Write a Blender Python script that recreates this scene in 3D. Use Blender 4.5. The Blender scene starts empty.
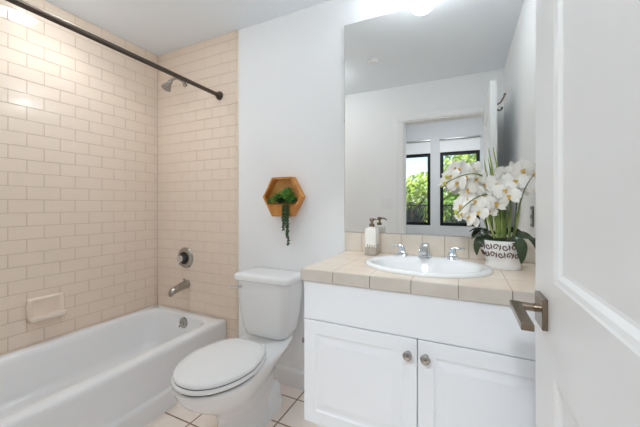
import bpy, bmesh, math, random
from mathutils import Vector, Matrix
from math import sin, cos, pi, radians, sqrt
random.seed(7)
S = bpy.context.scene
COL = S.collection

# ------------------------------------------------------------------ camera, sky, sun, exposure
CAM_H = 1.155
F_PX = 299.24
cam = bpy.data.cameras.new('camera')
cam.sensor_fit = 'HORIZONTAL'
cam.sensor_width = 36.0
cam.lens = 36.0 * F_PX / 640.0
cam.shift_y = (205.09 - 213.5) / 640.0
cam.clip_start = 0.02
cam.clip_end = 200
cam_o = bpy.data.objects.new('camera', cam)
COL.objects.link(cam_o)
cam_o.location = (0, 0, CAM_H)
cam_o.rotation_euler = (radians(90), 0, radians(25.6))
S.cycles.max_bounces = 14
S.cycles.diffuse_bounces = 9
S.camera = cam_o

SKY_STRENGTH = 0.3
SUN_STRENGTH = 6.5
TUB_CAN = 24.0        # emission of the recessed light above the tub
ROOM_FILL = 12.6       # emission of the unseen fill dome, added to brighten the bathroom
TUB_SPOT = 9.5       # watts of the recessed light above the tub
GLOBE = 25.0          # emission of the vanity globe
BED_FILL = 110.0       # emission of the unseen fill light added on the bedroom ceiling
S.view_settings.view_transform = 'Standard'
S.view_settings.look = 'None'
S.view_settings.gamma = 1
S.view_settings.use_curve_mapping = False
S.view_settings.exposure = 0.07

world = bpy.data.worlds.new('sky')
S.world = world
world.use_nodes = True
wn = world.node_tree
wn.nodes.clear()
sky = wn.nodes.new('ShaderNodeTexSky')
sky.sky_type = 'NISHITA'
sky.sun_disc = False
sky.sun_elevation = radians(48)
sky.sun_rotation = radians(20)
bg = wn.nodes.new('ShaderNodeBackground')
bg.inputs['Strength'].default_value = SKY_STRENGTH
wo = wn.nodes.new('ShaderNodeOutputWorld')
wn.links.new(sky.outputs[0], bg.inputs[0])
wn.links.new(bg.outputs[0], wo.inputs[0])
sun = bpy.data.lights.new('sun', 'SUN')
sun.energy = SUN_STRENGTH
sun.angle = radians(0.6)
sun_o = bpy.data.objects.new('sun', sun)
COL.objects.link(sun_o)
sun_o.rotation_euler = (radians(-42), 0, radians(-20))
sun_o.location = (0, 0, 8)

# ------------------------------------------------------------------ materials
def lin(r, g, b):
    def f(c):
        c /= 255.0
        return c / 12.92 if c <= 0.04045 else ((c + 0.055) / 1.055) ** 2.4
    return (f(r), f(g), f(b), 1.0)

def mat(name, rgb, rough=0.5, metal=0.0, var=0.0, vscale=8.0, bump=0.0, bscale=60.0, coat=0.0, spec=0.5, rgb2=None):
    m = bpy.data.materials.new(name)
    m.use_nodes = True
    nt = m.node_tree
    p = nt.nodes['Principled BSDF']
    p.inputs['Base Color'].default_value = lin(*rgb)
    p.inputs['Roughness'].default_value = rough
    p.inputs['Metallic'].default_value = metal
    p.inputs['Coat Weight'].default_value = coat
    p.inputs['Specular IOR Level'].default_value = spec
    tc = nt.nodes.new('ShaderNodeTexCoord')
    if var > 0 or rgb2:
        n = nt.nodes.new('ShaderNodeTexNoise')
        n.inputs['Scale'].default_value = vscale
        n.inputs['Detail'].default_value = 4
        nt.links.new(tc.outputs['Object'], n.inputs['Vector'])
        r = nt.nodes.new('ShaderNodeValToRGB')
        a = lin(*rgb)
        if rgb2:
            b = lin(*rgb2)
        else:
            b = tuple(c * (1 - var) for c in a[:3]) + (1,)
        r.color_ramp.elements[0].position = 0.35
        r.color_ramp.elements[1].position = 0.65
        r.color_ramp.elements[0].color = b
        r.color_ramp.elements[1].color = a
        nt.links.new(n.outputs['Fac'], r.inputs['Fac'])
        nt.links.new(r.outputs['Color'], p.inputs['Base Color'])
    if bump > 0:
        n2 = nt.nodes.new('ShaderNodeTexNoise')
        n2.inputs['Scale'].default_value = bscale
        n2.inputs['Detail'].default_value = 3
        nt.links.new(tc.outputs['Object'], n2.inputs['Vector'])
        bp = nt.nodes.new('ShaderNodeBump')
        bp.inputs['Strength'].default_value = bump
        bp.inputs['Distance'].default_value = 0.004
        nt.links.new(n2.outputs['Fac'], bp.inputs['Height'])
        nt.links.new(bp.outputs['Normal'], p.inputs['Normal'])
    return m

def emis(name, rgb, strength):
    m = bpy.data.materials.new(name)
    m.use_nodes = True
    p = m.node_tree.nodes['Principled BSDF']
    p.inputs['Base Color'].default_value = (0.9, 0.9, 0.9, 1)
    p.inputs['Emission Color'].default_value = lin(*rgb)
    p.inputs['Emission Strength'].default_value = strength
    return m

def grid_mat(name, rgb, rgb2, grout, w, h, mortar, off=(0, 0, 0), rough=0.25, noise=0.25, offset=0.0):
    """square tiles with grout joints, laid out in the object's own XY"""
    m = bpy.data.materials.new(name)
    m.use_nodes = True
    nt = m.node_tree
    p = nt.nodes['Principled BSDF']
    p.inputs['Roughness'].default_value = rough
    tc = nt.nodes.new('ShaderNodeTexCoord')
    mp = nt.nodes.new('ShaderNodeMapping')
    mp.inputs['Location'].default_value = off
    nt.links.new(tc.outputs['Object'], mp.inputs['Vector'])
    b = nt.nodes.new('ShaderNodeTexBrick')
    b.offset = offset
    b.squash = 1.0
    b.inputs['Scale'].default_value = 1.0
    b.inputs['Brick Width'].default_value = w
    b.inputs['Row Height'].default_value = h
    b.inputs['Mortar Size'].default_value = mortar
    b.inputs['Mortar Smooth'].default_value = 0.15
    b.inputs['Color1'].default_value = lin(*rgb)
    b.inputs['Color2'].default_value = lin(*rgb2)
    b.inputs['Mortar'].default_value = lin(*grout)
    nt.links.new(mp.outputs[0], b.inputs['Vector'])
    n = nt.nodes.new('ShaderNodeTexNoise')
    n.inputs['Scale'].default_value = 14
    n.inputs['Detail'].default_value = 5
    nt.links.new(tc.outputs['Object'], n.inputs['Vector'])
    mx = nt.nodes.new('ShaderNodeMix')
    mx.data_type = 'RGBA'
    mx.blend_type = 'SOFT_LIGHT'
    mx.inputs['Factor'].default_value = noise
    nt.links.new(b.outputs['Color'], mx.inputs['A'])
    nt.links.new(n.outputs['Fac'], mx.inputs['B'])
    nt.links.new(mx.outputs['Result'], p.inputs['Base Color'])
    bp = nt.nodes.new('ShaderNodeBump')
    bp.invert = True
    bp.inputs['Strength'].default_value = 0.4
    bp.inputs['Distance'].default_value = 0.003
    nt.links.new(b.outputs['Fac'], bp.inputs['Height'])
    nt.links.new(bp.outputs['Normal'], p.inputs['Normal'])
    return m

M = {}
M['paint'] = mat('wall_paint', (242, 243, 244), 0.6, bump=0.06, bscale=120)
M['bed_paint_dimmed'] = mat('bedroom_paint_dimmed', (188, 189, 191), 0.6, bump=0.06, bscale=120)  # grayed so the bedroom walls look dim despite the added fill light
M['ceiling'] = mat('ceiling_paint', (240, 246, 252), 0.7, bump=0.06, bscale=120)
M['trim'] = mat('white_trim_paint', (240, 240, 241), 0.35)
M['door'] = mat('door_paint', (236, 236, 236), 0.35, bump=0.05, bscale=40)
M['cabinet'] = mat('cabinet_paint', (240, 241, 244), 0.38)
M['cabinet_in'] = mat('cabinet_inside', (150, 150, 152), 0.7)
M['tile'] = mat('glazed_tile', (234, 217, 200), 0.13, bump=0.05, bscale=22, rgb2=(230, 213, 195), vscale=2.0)
M['grout'] = mat('tile_grout', (206, 186, 165), 0.8)
M['soap_ceramic'] = mat('soap_dish_ceramic', (240, 225, 209), 0.2)
M['enamel'] = mat('tub_enamel', (236, 236, 237), 0.12)
M['china'] = mat('vitreous_china', (240, 240, 240), 0.08)
M['seat'] = mat('seat_plastic', (238, 238, 238), 0.22)
M['gapdark'] = mat('gasket_and_gap_shade', (70, 66, 62), 0.7)  # paints shade into the seat gaps; also the tank gasket
M['floor'] = grid_mat('floor_tile', (252, 240, 231), (249, 235, 224), (146, 116, 92), 0.207, 0.207, 0.0045, off=(0.89 + 0.207 * 20, -1.13 + 0.207 * 20, 0), rough=0.3)
M['counter'] = grid_mat('counter_tile', (238, 222, 204), (233, 215, 197), (206, 184, 162), 0.1515, 0.1515, 0.0018, off=(-0.125 + 0.1515 * 20, 0.2795 + 0.1515 * 20, 0), rough=0.16, noise=0.35)
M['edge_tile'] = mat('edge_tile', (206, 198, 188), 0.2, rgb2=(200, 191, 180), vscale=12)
M['splash_tile'] = mat('backsplash_tile', (226, 217, 205), 0.2, rgb2=(219, 209, 196), vscale=12)
M['edge_grout'] = mat('edge_grout', (120, 104, 88), 0.85)
M['chrome'] = mat('polished_chrome', (215, 217, 220), 0.08, metal=1.0)
M['nickel'] = mat('satin_nickel', (176, 172, 166), 0.2, metal=1.0)
M['bronze'] = mat('brushed_bronze', (146, 132, 116), 0.24, metal=1.0)
M['darkbronze'] = mat('dark_bronze', (84, 74, 66), 0.34, metal=0.8)
M['black'] = mat('black_plastic', (24, 23, 23), 0.4)
M['steel'] = mat('brushed_steel', (160, 160, 160), 0.35, metal=1.0)
M['globe'] = emis('lit_frosted_glass', (240, 250, 255), GLOBE)
M['tubcan'] = emis('lit_lens_over_tub', (240, 249, 255), TUB_CAN)
M['roomfill'] = emis('lit_room_fill', (240, 249, 255), ROOM_FILL)
M['bedfill'] = emis('lit_bedroom_fill', (240, 249, 255), BED_FILL)
M['mirror'] = mat('mirror_silver', (237, 236, 233), 0.0, metal=1.0)
M['mirror_edge'] = mat('mirror_edge', (96, 104, 100), 0.3)
M['soap_white'] = mat('soap_bottle_cream', (240, 238, 232), 0.35)
M['soap_taupe'] = mat('soap_bottle_taupe', (186, 176, 164), 0.5, var=0.15, vscale=60)
M['pot'] = mat('white_ceramic_pot', (236, 234, 231), 0.3)
M['pot_mark'] = mat('pot_ornament', (92, 58, 52), 0.5)
M['moss'] = mat('dark_moss', (44, 48, 34), 0.9, var=0.5, vscale=80, bump=0.5)
M['stem'] = mat('orchid_stem', (122, 142, 72), 0.5, rgb2=(82, 104, 48), vscale=30)
M['stem_dark'] = mat('orchid_stem_dark', (104, 112, 74), 0.5)
M['leaf_dark'] = mat('orchid_leaf', (44, 58, 36), 0.25, rgb2=(58, 72, 44), vscale=20)
M['blade'] = mat('grass_blade', (200, 210, 124), 0.5, rgb2=(158, 178, 84), vscale=20)
M['petal'] = mat('white_petal', (250, 248, 242), 0.55)
M['lip'] = mat('yellow_lip', (244, 206, 88), 0.5, rgb2=(228, 172, 56), vscale=120)
M['bud'] = mat('green_bud', (206, 208, 88), 0.5)
M['wood'] = mat('honey_wood', (214, 150, 74), 0.5, rgb2=(192, 122, 52), vscale=20)
M['wood_back'] = mat('pale_honey_wood', (226, 172, 102), 0.55, rgb2=(208, 148, 78), vscale=16)
M['succ'] = mat('succulent_green', (92, 150, 58), 0.5, rgb2=(60, 112, 40), vscale=40)
M['succ_yellow'] = mat('succulent_lime', (134, 146, 52), 0.5, rgb2=(90, 118, 40), vscale=40)
M['succ_dark'] = mat('trailing_green', (54, 92, 42), 0.5, rgb2=(34, 62, 28), vscale=60)
M['shade'] = mat('roller_fabric', (214, 214, 215), 0.8)
M['win_black'] = mat('black_window_frame', (12, 12, 13), 0.5, spec=0.25)
M['carpet'] = mat('bedroom_floor', (170, 150, 128), 0.7, var=0.2, vscale=20)
M['rail'] = mat('black_iron', (22, 22, 24), 0.5)
M['ground'] = mat('ground_lawn', (96, 116, 62), 0.9, var=0.4, vscale=0.6)
M['bark'] = mat('tree_bark', (98, 82, 66), 0.9, var=0.4, vscale=6)
M['leafA'] = mat('sunlit_leaf', (196, 214, 96), 0.6, rgb2=(150, 184, 66), vscale=1.6)
M['leafB'] = mat('mid_leaf', (140, 176, 80), 0.6, rgb2=(104, 146, 62), vscale=1.6)
M['leafC'] = mat('dark_shrub_leaf', (44, 66, 44), 0.6, rgb2=(30, 46, 34), vscale=3)
M['balcony'] = mat('balcony_concrete', (168, 164, 158), 0.8, var=0.1)

glass = bpy.data.materials.new('window_glass')
glass.use_nodes = True
nt = glass.node_tree
nt.nodes.clear()
go = nt.nodes.new('ShaderNodeOutputMaterial')
gm = nt.nodes.new('ShaderNodeMixShader')
gt = nt.nodes.new('ShaderNodeBsdfTransparent')
gg = nt.nodes.new('ShaderNodeBsdfGlossy')
gg.inputs['Roughness'].default_value = 0.02
gm.inputs[0].default_value = 0.05
nt.links.new(gt.outputs[0], gm.inputs[1])
nt.links.new(gg.outputs[0], gm.inputs[2])
nt.links.new(gm.outputs[0], go.inputs[0])
M['glass'] = glass

# ------------------------------------------------------------------ mesh helpers
class MB:
    """collects shapes (given in room coordinates) and links them as one mesh object"""
    def __init__(s):
        s.bm = bmesh.new()

    def face(s, vs):
        try:
            return s.bm.faces.new(vs)
        except ValueError:
            return None

    def box(s, x0, x1, y0, y1, z0, z1, bev=0.0, seg=2):
        r = bmesh.ops.create_cube(s.bm, size=1.0)
        for v in r['verts']:
            v.co = Vector(((x0 + x1) / 2 + v.co.x * (x1 - x0), (y0 + y1) / 2 + v.co.y * (y1 - y0), (z0 + z1) / 2 + v.co.z * (z1 - z0)))
        if bev > 0:
            es = list({e for v in r['verts'] for e in v.link_edges})
            bmesh.ops.bevel(s.bm, geom=es, offset=bev, segments=seg, profile=0.5, affect='EDGES')
        return s

    def loft(s, loops, cap0=True, cap1=True, closed=True):
        rings = [[s.bm.verts.new(Vector(p)) for p in lp] for lp in loops]
        n = len(rings[0])
        for a, b in zip(rings[:-1], rings[1:]):
            for i in range(n if closed else n - 1):
                j = (i + 1) % n
                s.face((a[i], a[j], b[j], b[i]))
        if cap0 and closed:
            s.face(list(reversed(rings[0])))
        if cap1 and closed:
            s.face(rings[-1])
        return s

    def tube(s, pts, rad, seg=10, cap=True, flat=None):
        pts = [Vector(p) for p in pts]
        n = len(pts)
        if not hasattr(rad, '__len__'):
            rad = [rad] * n
        loops = []
        prev = None
        for i, p in enumerate(pts):
            t = (pts[min(i + 1, n - 1)] - pts[max(i - 1, 0)]).normalized()
            if prev is None:
                up = Vector((0, 0, 1)) if abs(t.z) < 0.9 else Vector((0, 1, 0))
                u = t.cross(up).normalized()
            else:
                u = (prev - t * prev.dot(t)).normalized()
            prev = u
            w = t.cross(u)
            loops.append([p + (u * cos(2 * pi * k / seg) + w * sin(2 * pi * k / seg) * (flat or 1)) * rad[i] for k in range(seg)])
        return s.loft(loops, cap, cap)

    def cyl(s, p0, p1, r0, r1=None, seg=20):
        return s.tube([p0, p1], [r0, r0 if r1 is None else r1], seg)

    def lathe(s, prof, c, axis='z', seg=28, sx=1.0, sy=1.0):
        """prof: list of (radius, height along axis from c)"""
        loops = []
        for r, h in prof:
            lp = []
            for k in range(seg):
                a = 2 * pi * k / seg
                u, v = r * cos(a) * sx, r * sin(a) * sy
                if axis == 'z':
                    q = (c[0] + u, c[1] + v, c[2] + h)
                elif axis == 'y':
                    q = (c[0] + u, c[1] + h, c[2] + v)
                else:
                    q = (c[0] + h, c[1] + u, c[2] + v)
                lp.append(q)
            loops.append(lp)
        return s.loft(loops)

    def ball(s, c, r, sub=2, sc=(1, 1, 1), jitter=0.0):
        m = bmesh.ops.create_icosphere(s.bm, subdivisions=sub, radius=1.0)
        for v in m['verts']:
            k = 1 + (random.uniform(-jitter, jitter) if jitter else 0)
            v.co = Vector((c[0] + v.co.x * r * sc[0] * k, c[1] + v.co.y * r * sc[1] * k, c[2] + v.co.z * r * sc[2] * k))
        return s

    def prism(s, poly, axis, a0, a1):
        """extrude a 2-D polygon along an axis ('x': (y,z), 'y': (x,z), 'z': (x,y))"""
        def q(p, a):
            return (a, p[0], p[1]) if axis == 'x' else (p[0], a, p[1]) if axis == 'y' else (p[0], p[1], a)
        return s.loft([[q(p, a0) for p in poly], [q(p, a1) for p in poly]])

    def build(s, name, m, parent=None, smooth=35, loc=None):
        bm = s.bm
        bmesh.ops.recalc_face_normals(bm, faces=bm.faces[:])
        off = Vector((0, 0, 0))
        if parent is not None:
            r = parent
            while r is not None:
                off = off + r.location
                r = r.parent
        elif loc is not None:
            off = Vector(loc)
        for v in bm.verts:
            v.co -= off
        if smooth:
            for f in bm.faces:
                f.smooth = True
            for e in bm.edges:
                if len(e.link_faces) == 2 and e.calc_face_angle(0.0) > radians(smooth):
                    e.smooth = False
        me = bpy.data.meshes.new(name)
        bm.to_mesh(me)
        bm.free()
        if m is not None:
            me.materials.append(m)
        o = bpy.data.objects.new(name, me)
        COL.objects.link(o)
        if parent is not None:
            o.parent = parent
        elif loc is not None:
            o.location = loc
        return o

def tag(o, label, cat, group=None):
    o['label'] = label
    o['category'] = cat
    if group:
        o['group'] = group
    return o

def thing(name, label, cat, loc, group=None):
    o = bpy.data.objects.new(name, None)
    o.empty_display_size = 0.05
    COL.objects.link(o)
    o.location = loc
    return tag(o, label, cat, group)

def struct(o):
    o['kind'] = 'structure'
    return o

def rrect(cx, cy, hx, hy, r, z, n=6):
    """rounded rectangle loop in XY, counter-clockwise"""
    pts = []
    for (sx, sy, a0) in ((1, 1, 0), (-1, 1, 90), (-1, -1, 180), (1, -1, 270)):
        for k in range(n + 1):
            a = radians(a0 + 90 * k / n)
            pts.append((cx + sx * (hx - r) + r * cos(a), cy + sy * (hy - r) + r * sin(a), z))
    return pts

def panel_mb(mb, plane, u0, u1, v0, v1, steps):
    """nested rectangular rings on a plane: steps = [(inset, height)...]; plane(u,v,h) -> point"""
    loops = []
    for ins, h in steps:
        loops.append([plane(u0 + ins, v0 + ins, h), plane(u1 - ins, v0 + ins, h), plane(u1 - ins, v1 - ins, h), plane(u0 + ins, v1 - ins, h)])
    mb.loft(loops, cap0=False, cap1=True)

# ------------------------------------------------------------------ the room
D = 1.65            # back wall
XL, XR = -2.275, 0.329
YF = 0.13           # bathroom face of the doorway wall
ZC = 2.385
YB = -3.10          # window wall of the bedroom
BZ = 2.85
BXL, BXR = -2.3, 1.9
DX0, DX1, DZ = -0.565, 0.213, 2.02   # doorway

o = MB().box(XL, XR, 0.005, D, -0.05, 0.0).build('floor', M['floor'], smooth=0); struct(o)
o = MB().box(XL - 0.1, XR + 0.1, 0.13, D + 0.1, ZC, ZC + 0.06).build('ceiling', M['ceiling'], smooth=0); struct(o)
wall_back = struct(MB().box(XL - 0.1, XR + 0.1, D, D + 0.1, -0.05, ZC + 0.06).build('wall_back', M['paint'], smooth=0))
wall_left = struct(MB().box(XL - 0.1, XL, 0.13, D, -0.05, ZC).build('wall_left', M['paint'], smooth=0))
struct(MB().box(XR, XR + 0.1, 0.13, D, -0.05, ZC).build('wall_right', M['paint'], smooth=0))
w = MB()
w.box(BXL - 0.1, DX0, 0.01, YF, -0.05, BZ)
w.box(DX1, BXR + 0.1, 0.01, YF, -0.05, BZ)
w.box(DX0, DX1, 0.01, YF, DZ, BZ)
wall_front = struct(w.build('wall_front', M['paint'], smooth=0))

def tile_field(name, parent, m, place, u_rng, v_rng, tw, th, u_off, v_off, gap=0.0018, thick=0.006, cham=0.0022, half=True):
    """running-bond ceramic tiles, each a slab with eased edges; place(u, v, h) -> room point"""
    mb = MB()
    k0 = int(math.floor((v_rng[0] - v_off) / th))
    k1 = int(math.ceil((v_rng[1] - v_off) / th))
    for k in range(k0, k1 + 1):
        v0, v1 = v_off + k * th + gap / 2, v_off + (k + 1) * th - gap / 2
        v0, v1 = max(v0, v_rng[0]), min(v1, v_rng[1])
        if v1 - v0 < 0.008:
            continue
        sh = tw / 2 if (half and k % 2) else 0.0
        j0 = int(math.floor((u_rng[0] - u_off - sh) / tw))
        j1 = int(math.ceil((u_rng[1] - u_off - sh) / tw))
        for j in range(j0, j1 + 1):
            a, b = u_off + sh + j * tw + gap * 0.32, u_off + sh + (j + 1) * tw - gap * 0.32
            a, b = max(a, u_rng[0]), min(b, u_rng[1])
            if b - a < 0.008:
                continue
            c = cham
            t = thick + random.uniform(-0.0004, 0.0004)
            tilt = [random.uniform(-0.00025, 0.00025) for _ in range(4)]
            lo = [place(a, v0, 0), place(b, v0, 0), place(b, v1, 0), place(a, v1, 0)]
            l1 = [place(a, v0, t - c), place(b, v0, t - c), place(b, v1, t - c), place(a, v1, t - c)]
            l2 = [place(a + c, v0 + c, t + tilt[0]), place(b - c, v0 + c, t + tilt[1]), place(b - c, v1 - c, t + tilt[2]), place(a + c, v1 - c, t + tilt[3])]
            mb.loft([lo, l1, l2])
    return mb.build(name, m, parent, smooth=0)

ROW = 0.0763
ZREF = 1.567
TUB_Z = 0.338
# long wall beside the tub
MB().box(XL, XL + 0.0045, YF, D, 0.0, ZC).build('grout_bed', M['grout'], wall_left, smooth=0)
tile_field('tile_facing', wall_left, M['tile'], lambda u, v, h: (XL + h, u, v), (YF, D - 0.007), (0.30, ZC), 0.159, ROW, 0.904 - 0.159 * 10, ZREF - ROW * 20)
# end wall with the shower fittings
TE = -1.425
MB().box(XL, TE - 0.012, D - 0.0045, D, 0.0, ZC).build('grout_bed', M['grout'], wall_back, smooth=0)
tile_field('tile_facing', wall_back, M['tile'], lambda u, v, h: (u, D - h, v), (XL + 0.007, TE - 0.02), (0.0, ZC), 0.159, ROW, -2.275 + 0.05, ZREF - ROW * 20)
tile_field('bullnose_edging', wall_back, M['tile'], lambda u, v, h: (u, D - h, v), (TE - 0.02, TE), (0.0, ZC), 0.3, ROW * 2, TE - 0.02 - 0.3 * 3, ZREF - ROW * 20, thick=0.009, cham=0.005, half=False)

# baseboards
def baseboard(name, x0, x1, y0, y1, prof_axis):
    mb = MB()
    if prof_axis == 'x':
        d = y1 - y0
        poly = [(y1, 0.0), (y0, 0.0), (y0, 0.092), (y0 + 0.003, 0.1), (y0 + 0.008, 0.106), (y1, 0.11)]
        mb.prism(poly, 'x', x0, x1)
    return struct(mb.build(name, M['trim'], smooth=0))
baseboard('baseboard_back', TE + 0.001, -0.56, D - 0.014, D, 'x')

# doorway lining and casings
c = MB()
c.box(DX0 + 0.0005, DX0 + 0.016, 0.0105, YF - 0.0005, 0, DZ - 0.0165)
c.box(DX0 + 0.0005, DX1 - 0.0005, 0.0105, YF - 0.0005, DZ - 0.016, DZ - 0.0005)
c.box(DX1 - 0.004, DX1 - 0.0005, 0.0105, YF - 0.0005, 0, DZ - 0.0165)
for y0, y1 in ((YF, YF + 0.014), (-0.004, 0.01)):
    c.box(DX0 - 0.055, DX0 + 0.006, y0, y1, 0, DZ - 0.006, 0.003, 1)
    c.box(DX1 - 0.002, DX1 + 0.055, y0, y1, 0, DZ - 0.006, 0.003, 1)
    c.box(DX0 - 0.055, DX1 + 0.055, y0, y1, DZ - 0.0055, DZ + 0.05, 0.003, 1)
struct(c.build('trim_1', M['trim'], smooth=0))

# bedroom behind the camera, seen in the mirror
struct(MB().box(BXL, BXR, YB, 0.005, -0.05, 0.0).build('floor_bedroom', M['carpet'], smooth=0))
struct(MB().box(BXL - 0.1, BXR + 0.1, YB - 0.12, 0.13, BZ, BZ + 0.1).build('ceiling_bedroom', M['ceiling'], smooth=0))
struct(MB().box(BXL - 0.1, BXL, YB - 0.12, 0.01, -0.05, BZ).build('wall_bedroom_left', M['bed_paint_dimmed'], smooth=0))
struct(MB().box(BXR, BXR + 0.1, YB - 0.12, 0.01, -0.05, BZ).build('wall_bedroom_right', M['bed_paint_dimmed'], smooth=0))
WIN = [(-1.30, -0.597), (-0.419, 0.283)]
WZ0, WZ1 = 0.745, 2.20
w = MB()
xs = [BXL] + [v for a in WIN for v in a] + [BXR]
for i in range(0, len(xs), 2):
    w.box(xs[i], xs[i + 1], YB - 0.12, YB, -0.05, BZ)
for a, b in WIN:
    w.box(a, b, YB - 0.12, YB, -0.05, WZ0)
    w.box(a, b, YB - 0.12, YB, WZ1, BZ)
struct(w.build('wall_bedroom_windows', M['bed_paint_dimmed'], smooth=0))
for i, (a, b) in enumerate(WIN):
    f = MB()
    t = 0.06
    y0, y1 = YB - 0.09, YB - 0.03
    f.box(a, a + t, y0, y1, WZ0, WZ1, 0.004, 1)
    f.box(b - t, b, y0, y1, WZ0, WZ1, 0.004, 1)
    f.box(a + t, b - t, y0, y1, WZ0, WZ0 + t, 0.004, 1)
    f.box(a + t, b - t, y0, y1, WZ1 - t, WZ1, 0.004, 1)
    fr = struct(f.build('window_%d' % (i + 1), M['win_black'], smooth=0))
    MB().box(a + t, b - t, YB - 0.062, YB - 0.056, WZ0 + t, WZ1 - t).build('pane', M['glass'], fr, smooth=0)
    t_ = thing('roller_shade', ['white roller shade rolled up above the window nearer the door jamb, in the mirror', 'white roller shade rolled up above the window nearer the open door edge, in the mirror'][i], 'window shade', ((a + b) / 2, YB, 2.2), 'bedroom roller shades')
    MB().box(a + 0.0, b - 0.0, YB + 0.002, YB + 0.008, WZ1 + 0.005, WZ1 + 0.235).build('shade_cloth', M['shade'], t_, smooth=0)
    MB().box(a - 0.01, b + 0.01, YB + 0.002, YB + 0.05, WZ1 + 0.235, WZ1 + 0.265, 0.006).build('head_rail', M['steel'], t_)
    MB().cyl((a, YB + 0.01, WZ1 + 0.003), (b, YB + 0.01, WZ1 + 0.003), 0.007).build('hem_bar', M['shade'], t_)

# ------------------------------------------------------------------ door leaf
FX0, FX1 = 0.165, 0.208
DY0, DY1 = 0.142, 0.920
DT = 2.012
door = thing('door_1', '', 'door', (FX1, DY0, 0.0))
del door['label']; del door['category']
struct(door)
mb = MB()
st = 0.168
p0, p1, p2, p3 = 0.22, 0.805, 0.997, 1.85     # panel openings: lower, upper
for (y0, y1, z0, z1) in ((DY0, DY0 + st, 0.012, DT), (DY1 - st, DY1, 0.012, DT), (DY0 + st, DY1 - st, 0.012, p0), (DY0 + st, DY1 - st, p1, p2), (DY0 + st, DY1 - st, p3, DT)):
    mb.box(FX0, FX1, y0, y1, z0, z1)
for z0, z1 in ((p0, p1), (p2, p3)):
    for side in (0, 1):
        base = FX0 if side == 0 else FX1
        sg = 1 if side == 0 else -1
        panel_mb(mb, lambda u, v, h, b=base, s=sg: (b + s * h, u, v), DY0 + st, DY1 - st, z0, z1,
                 [(0.0, 0.0), (0.004, 0.002), (0.012, 0.004), (0.02, 0.010), (0.026, 0.011), (0.034, 0.011)])
bmesh.ops.remove_doubles(mb.bm, verts=mb.bm.verts[:], dist=1e-5)
mb.build('door_panel', M['door'], door, smooth=0)
hz = 0.914
MB().box(0.154, FX0, 0.794, 0.868, 0.882, 0.951, 0.0012, 1).build('rosette', M['bronze'], door, smooth=0)
MB().cyl((0.154, 0.854, hz), (0.124, 0.854, hz), 0.0095).build('lever_neck', M['bronze'], door)
MB().box(0.103, 0.1255, 0.707, 0.871, hz - 0.007, hz + 0.007, 0.0013, 1).build('lever', M['bronze'], door, smooth=0)
MB().box(FX1, FX1 + 0.011, 0.794, 0.868, 0.882, 0.951, 0.0012, 1).build('rosette', M['bronze'], door, smooth=0)
MB().box(0.175, 0.198, DY1 - 0.0005, DY1 + 0.0012, 0.885, 0.95).build('latch_plate', M['bronze'], door, smooth=0)
for z in (0.25, 1.05, 1.8):
    MB().cyl((FX1 + 0.004, DY0 - 0.004, z - 0.045), (FX1 + 0.004, DY0 - 0.004, z + 0.045), 0.005, seg=10).build('hinge', M['nickel'], door)
hk = thing('robe_hook', 'bronze double robe hook on the back of the open door, in the mirror', 'hook', (FX1, 0.81, 1.86))
MB().box(FX1, FX1 + 0.006, 0.795, 0.825, 1.82, 1.9, 0.002, 1).build('hook_plate', M['bronze'], hk)
MB().tube([(FX1 + 0.006, 0.81, 1.87), (FX1 + 0.03, 0.81, 1.885), (FX1 + 0.05, 0.81, 1.92), (FX1 + 0.058, 0.81, 1.945)], [0.006, 0.006, 0.006, 0.009]).build('hook_arm', M['bronze'], hk)
MB().tube([(FX1 + 0.006, 0.81, 1.84), (FX1 + 0.022, 0.81, 1.828), (FX1 + 0.036, 0.81, 1.834), (FX1 + 0.04, 0.81, 1.85)], [0.006, 0.006, 0.006, 0.008]).build('hook_arm', M['bronze'], hk)

# ------------------------------------------------------------------ bathtub
tub = thing('bathtub', 'white enamel alcove bathtub along the tiled wall', 'bathtub', (-1.905, 0.9, 0.0))
tx0, tx1, ty0, ty1 = XL + 0.008, -1.527, YF + 0.004, D - 0.008
cx, cy = (tx0 + tx1) / 2, (ty0 + ty1) / 2
hx, hy = (tx1 - tx0) / 2, (ty1 - ty0) / 2
def tubloop(l, r, f, b, rad, z):
    """inner loop: distances from the left wall, apron, near end and far end"""
    x0, x1, y0, y1 = tx0 + l, tx1 - r, ty0 + f, ty1 - b
    return rrect((x0 + x1) / 2, (y0 + y1) / 2, (x1 - x0) / 2, (y1 - y0) / 2, rad, z, 8)
T = TUB_Z
mb = MB()
mb.loft([
    tubloop(0.0, -0.027, 0.0, 0.0, 0.004, 0.0),
    tubloop(0.0, -0.026, 0.0, 0.0, 0.004, 0.09),
    tubloop(0.0, -0.021, 0.0, 0.0, 0.004, 0.100),
    tubloop(0.0, -0.008, 0.0, 0.0, 0.004, 0.107),
    tubloop(0.0, -0.004, 0.0, 0.0, 0.004, 0.115),
    tubloop(0.0, 0.0, 0.0, 0.0, 0.006, T - 0.035),
    tubloop(0.0, 0.002, 0.0, 0.0, 0.006, T - 0.018),
    tubloop(0.002, 0.008, 0.002, 0.002, 0.008, T - 0.006),
    tubloop(0.006, 0.018, 0.006, 0.006, 0.01, T),
    tubloop(0.045, 0.070, 0.075, 0.060, 0.10, T),
    tubloop(0.052, 0.078, 0.085, 0.067, 0.105, T - 0.003),
    tubloop(0.060, 0.086, 0.10, 0.073, 0.11, T - 0.012),
    tubloop(0.068, 0.094, 0.12, 0.078, 0.115, T - 0.04),
    tubloop(0.080, 0.106, 0.18, 0.086, 0.12, T - 0.12),
    tubloop(0.095, 0.120, 0.26, 0.100, 0.13, T - 0.21),
    tubloop(0.115, 0.140, 0.32, 0.120, 0.13, T - 0.25),
    tubloop(0.155, 0.180, 0.38, 0.165, 0.11, T - 0.27),
    tubloop(0.22, 0.25, 0.5, 0.28, 0.08, T - 0.275),
])
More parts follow.
